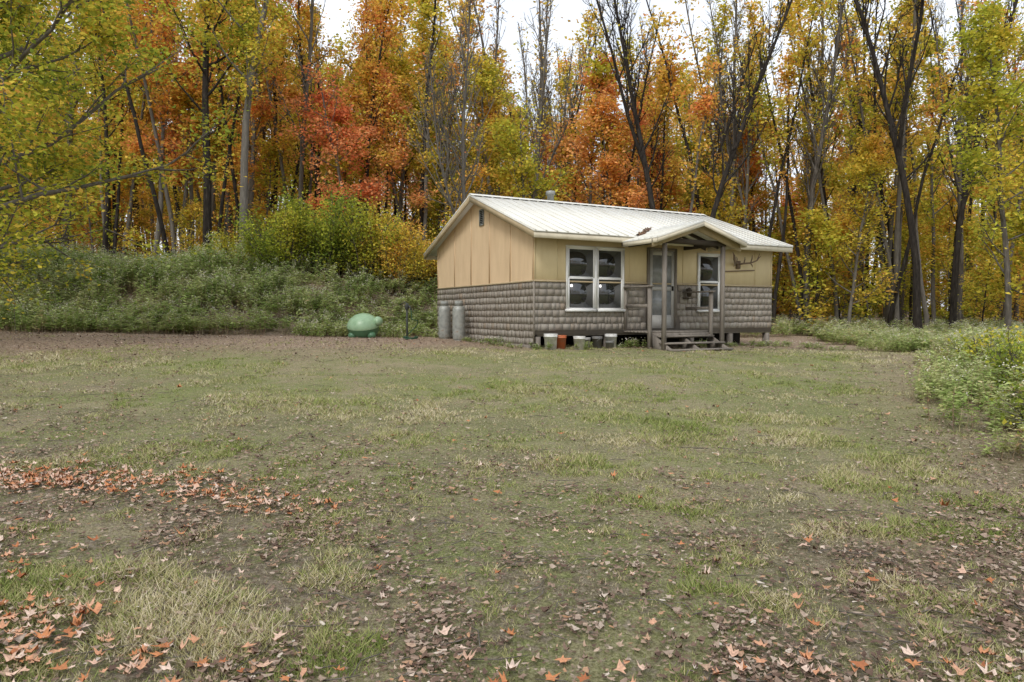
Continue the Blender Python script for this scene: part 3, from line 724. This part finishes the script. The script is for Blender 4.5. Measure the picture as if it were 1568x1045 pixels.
k=M('green_plastic'); TG=k.bsdf(k.mix(k.maprange(k.noise(6,k.obj(),3),.4,.7,0,.4),(.08,.19,.10),(.04,.10,.05)),.35,.5)
k=M('light_green_plastic'); TL=k.bsdf(k.mix(k.maprange(k.noise(6,k.obj(),3),.4,.7,0,.35),(.29,.44,.27),(.14,.24,.13)),.35,.5)
tx,ty=-4.4,20.3
e=empty('turtle_sandbox',(tx,ty,T(tx,ty)+.05),(math.radians(14),math.radians(-4),.2))
b=B(); b.lathe([(.0,.0),(.30,.0),(.40,.06),(.45,.16),(.465,.26),(.475,.28),(.475,.31)],32,0); 
b.lathe([(.48,.29),(.485,.32),(.45,.42),(.37,.54),(.24,.63),(.11,.67),(0,.675)],32,1)
me=smooth(b.mesh('shell_and_base',[TG,TL])); add('shell_and_base',me,e)
def blob(nm,c,s,mt,par):
    b=B(); a=np.linspace(-math.pi/2,math.pi/2,12); b.lathe([(math.cos(t_)*s[0],math.sin(t_)*s[2]) for t_ in a],20)
    o=add(nm,smooth(b.mesh(nm,[mt])),par,c); o.scale=(1,s[1]/s[0],1); return o
blob('head',(.43,-.16,.46),(.15,.17,.14),TL,e)
for i,(x,y) in enumerate(((.32,.26),(-.32,.26),(-.33,-.24),(.22,-.36))): blob('foot_%d'%i,(x,y,.10),(.13,.12,.11),TG,e)
hx,hy=-2.95,19.2; e=empty('yard_hydrant',(hx,hy,T(hx,hy)-.02))
b=B(); b.tube([(0,0,-.2),(0,0,.95)],.028,10,cap=True); b.lathe([(.04,.86),(.055,.88),(.055,1.0),(.03,1.05),(0,1.05)],12)
b.tube([(0,0,.94),(.08,-.06,.96),(.13,-.11,.86)],.026,8,cap=True); b.tube([(0,.0,1.01),(-.04,.03,1.08),(-.22,.12,1.0)],.014,6,cap=True)
add('pipe_and_spout',b.mesh('pipe',[IRON]),e)
k=M('hose_rubber'); HR=k.bsdf((.03,.09,.05),.5,.4)
b=B(); P=[(.13,-.11,.86),(.15,-.14,.6)]; 
for i in range(40):
    a=i*.5; P.append((.12+math.cos(a)*.2,-.14+math.sin(a)*.2,max(.05,.55-i*.1)+.01*(i%7)))
b.tube(P,.014,6); add('hose',smooth(b.mesh('hose',[HR])),e)
small=[weeds(120+i,16,.34,.3,.09,14) for i in range(2)]
MW=Merge()
pts=[W(u,.35+R.uniform(-.1,.2)) for u in (.1,1.2,2.3,2.5,5.0,5.4,5.9,6.4,6.9,7.4,7.9)]
pts+=[(.53-.4617*u-.887*.3,16.4+.887*u-.4617*.3) for u in (.4,1.1,1.8,2.6,3.2,5.6,6.2)]
pts+=[(-3.5,20.4),(-2.6,21.2),(-3.9,20.9),(-5.2,20.6),(-6.1,20.3),(-5.6,19.9),(-3.3,20.6),(8.2,18.9),(8.6,19.6),(8.5,18.2)]
for x,y in pts:
    s=R.uniform(.5,1.1); MW.place(R.choice(small),x,y,T(x,y),s,s*(1.4 if x<-2.5 else .75),R.uniform(0,6),ID)
add('foundation_weeds',MW.mesh('foundation_weeds',[WS,WG,WF]))
# ---------------------------------------------------------------- light, sky, camera
w=bpy.data.worlds.new('World'); S.world=w; w.use_nodes=True; t=w.node_tree; t.nodes.clear()
EL=math.radians(48); AZ=math.radians(-155)
sky=t.nodes.new('ShaderNodeTexSky'); sky.sky_type='NISHITA'; sky.sun_disc=False; sky.sun_elevation=EL; sky.sun_rotation=AZ
sky.dust_density=4; sky.air_density=1.0; sky.ozone_density=1
tc=t.nodes.new('ShaderNodeTexCoord'); nz=t.nodes.new('ShaderNodeTexNoise'); nz.inputs['Scale'].default_value=2.2; nz.inputs['Detail'].default_value=5
t.links.new(tc.outputs['Generated'],nz.inputs['Vector'])
mr=t.nodes.new('ShaderNodeMapRange'); t.links.new(nz.outputs['Fac'],mr.inputs[0]); mr.inputs[1].default_value=.35; mr.inputs[2].default_value=.65; mr.inputs[3].default_value=.6; mr.inputs[4].default_value=.97
mx=t.nodes.new('ShaderNodeMix'); mx.data_type='RGBA'; t.links.new(mr.outputs[0],mx.inputs[0]); t.links.new(sky.outputs[0],mx.inputs[6]); mx.inputs[7].default_value=(8.5,8.9,9.5,1)
bg=t.nodes.new('ShaderNodeBackground'); bg.inputs[1].default_value=.15; t.links.new(mx.outputs[2],bg.inputs[0])
wo=t.nodes.new('ShaderNodeOutputWorld'); t.links.new(bg.outputs[0],wo.inputs[0])
sun=bpy.data.lights.new('sun','SUN'); sun.energy=1.5; sun.angle=math.radians(18); sun.color=(1,.97,.93)
so=bpy.data.objects.new('sun',sun); COL.objects.link(so)
d=Vector((math.sin(AZ)*math.cos(EL),math.cos(AZ)*math.cos(EL),math.sin(EL)))
so.rotation_euler=d.to_track_quat('Z','Y').to_euler()
cam=bpy.data.cameras.new('camera'); cam.lens=24; cam.sensor_width=36; cam.clip_end=1500
co=bpy.data.objects.new('camera',cam); COL.objects.link(co); co.location=(0,0,1.6); co.rotation_euler=(math.radians(87.7),0,0)
S.camera=co
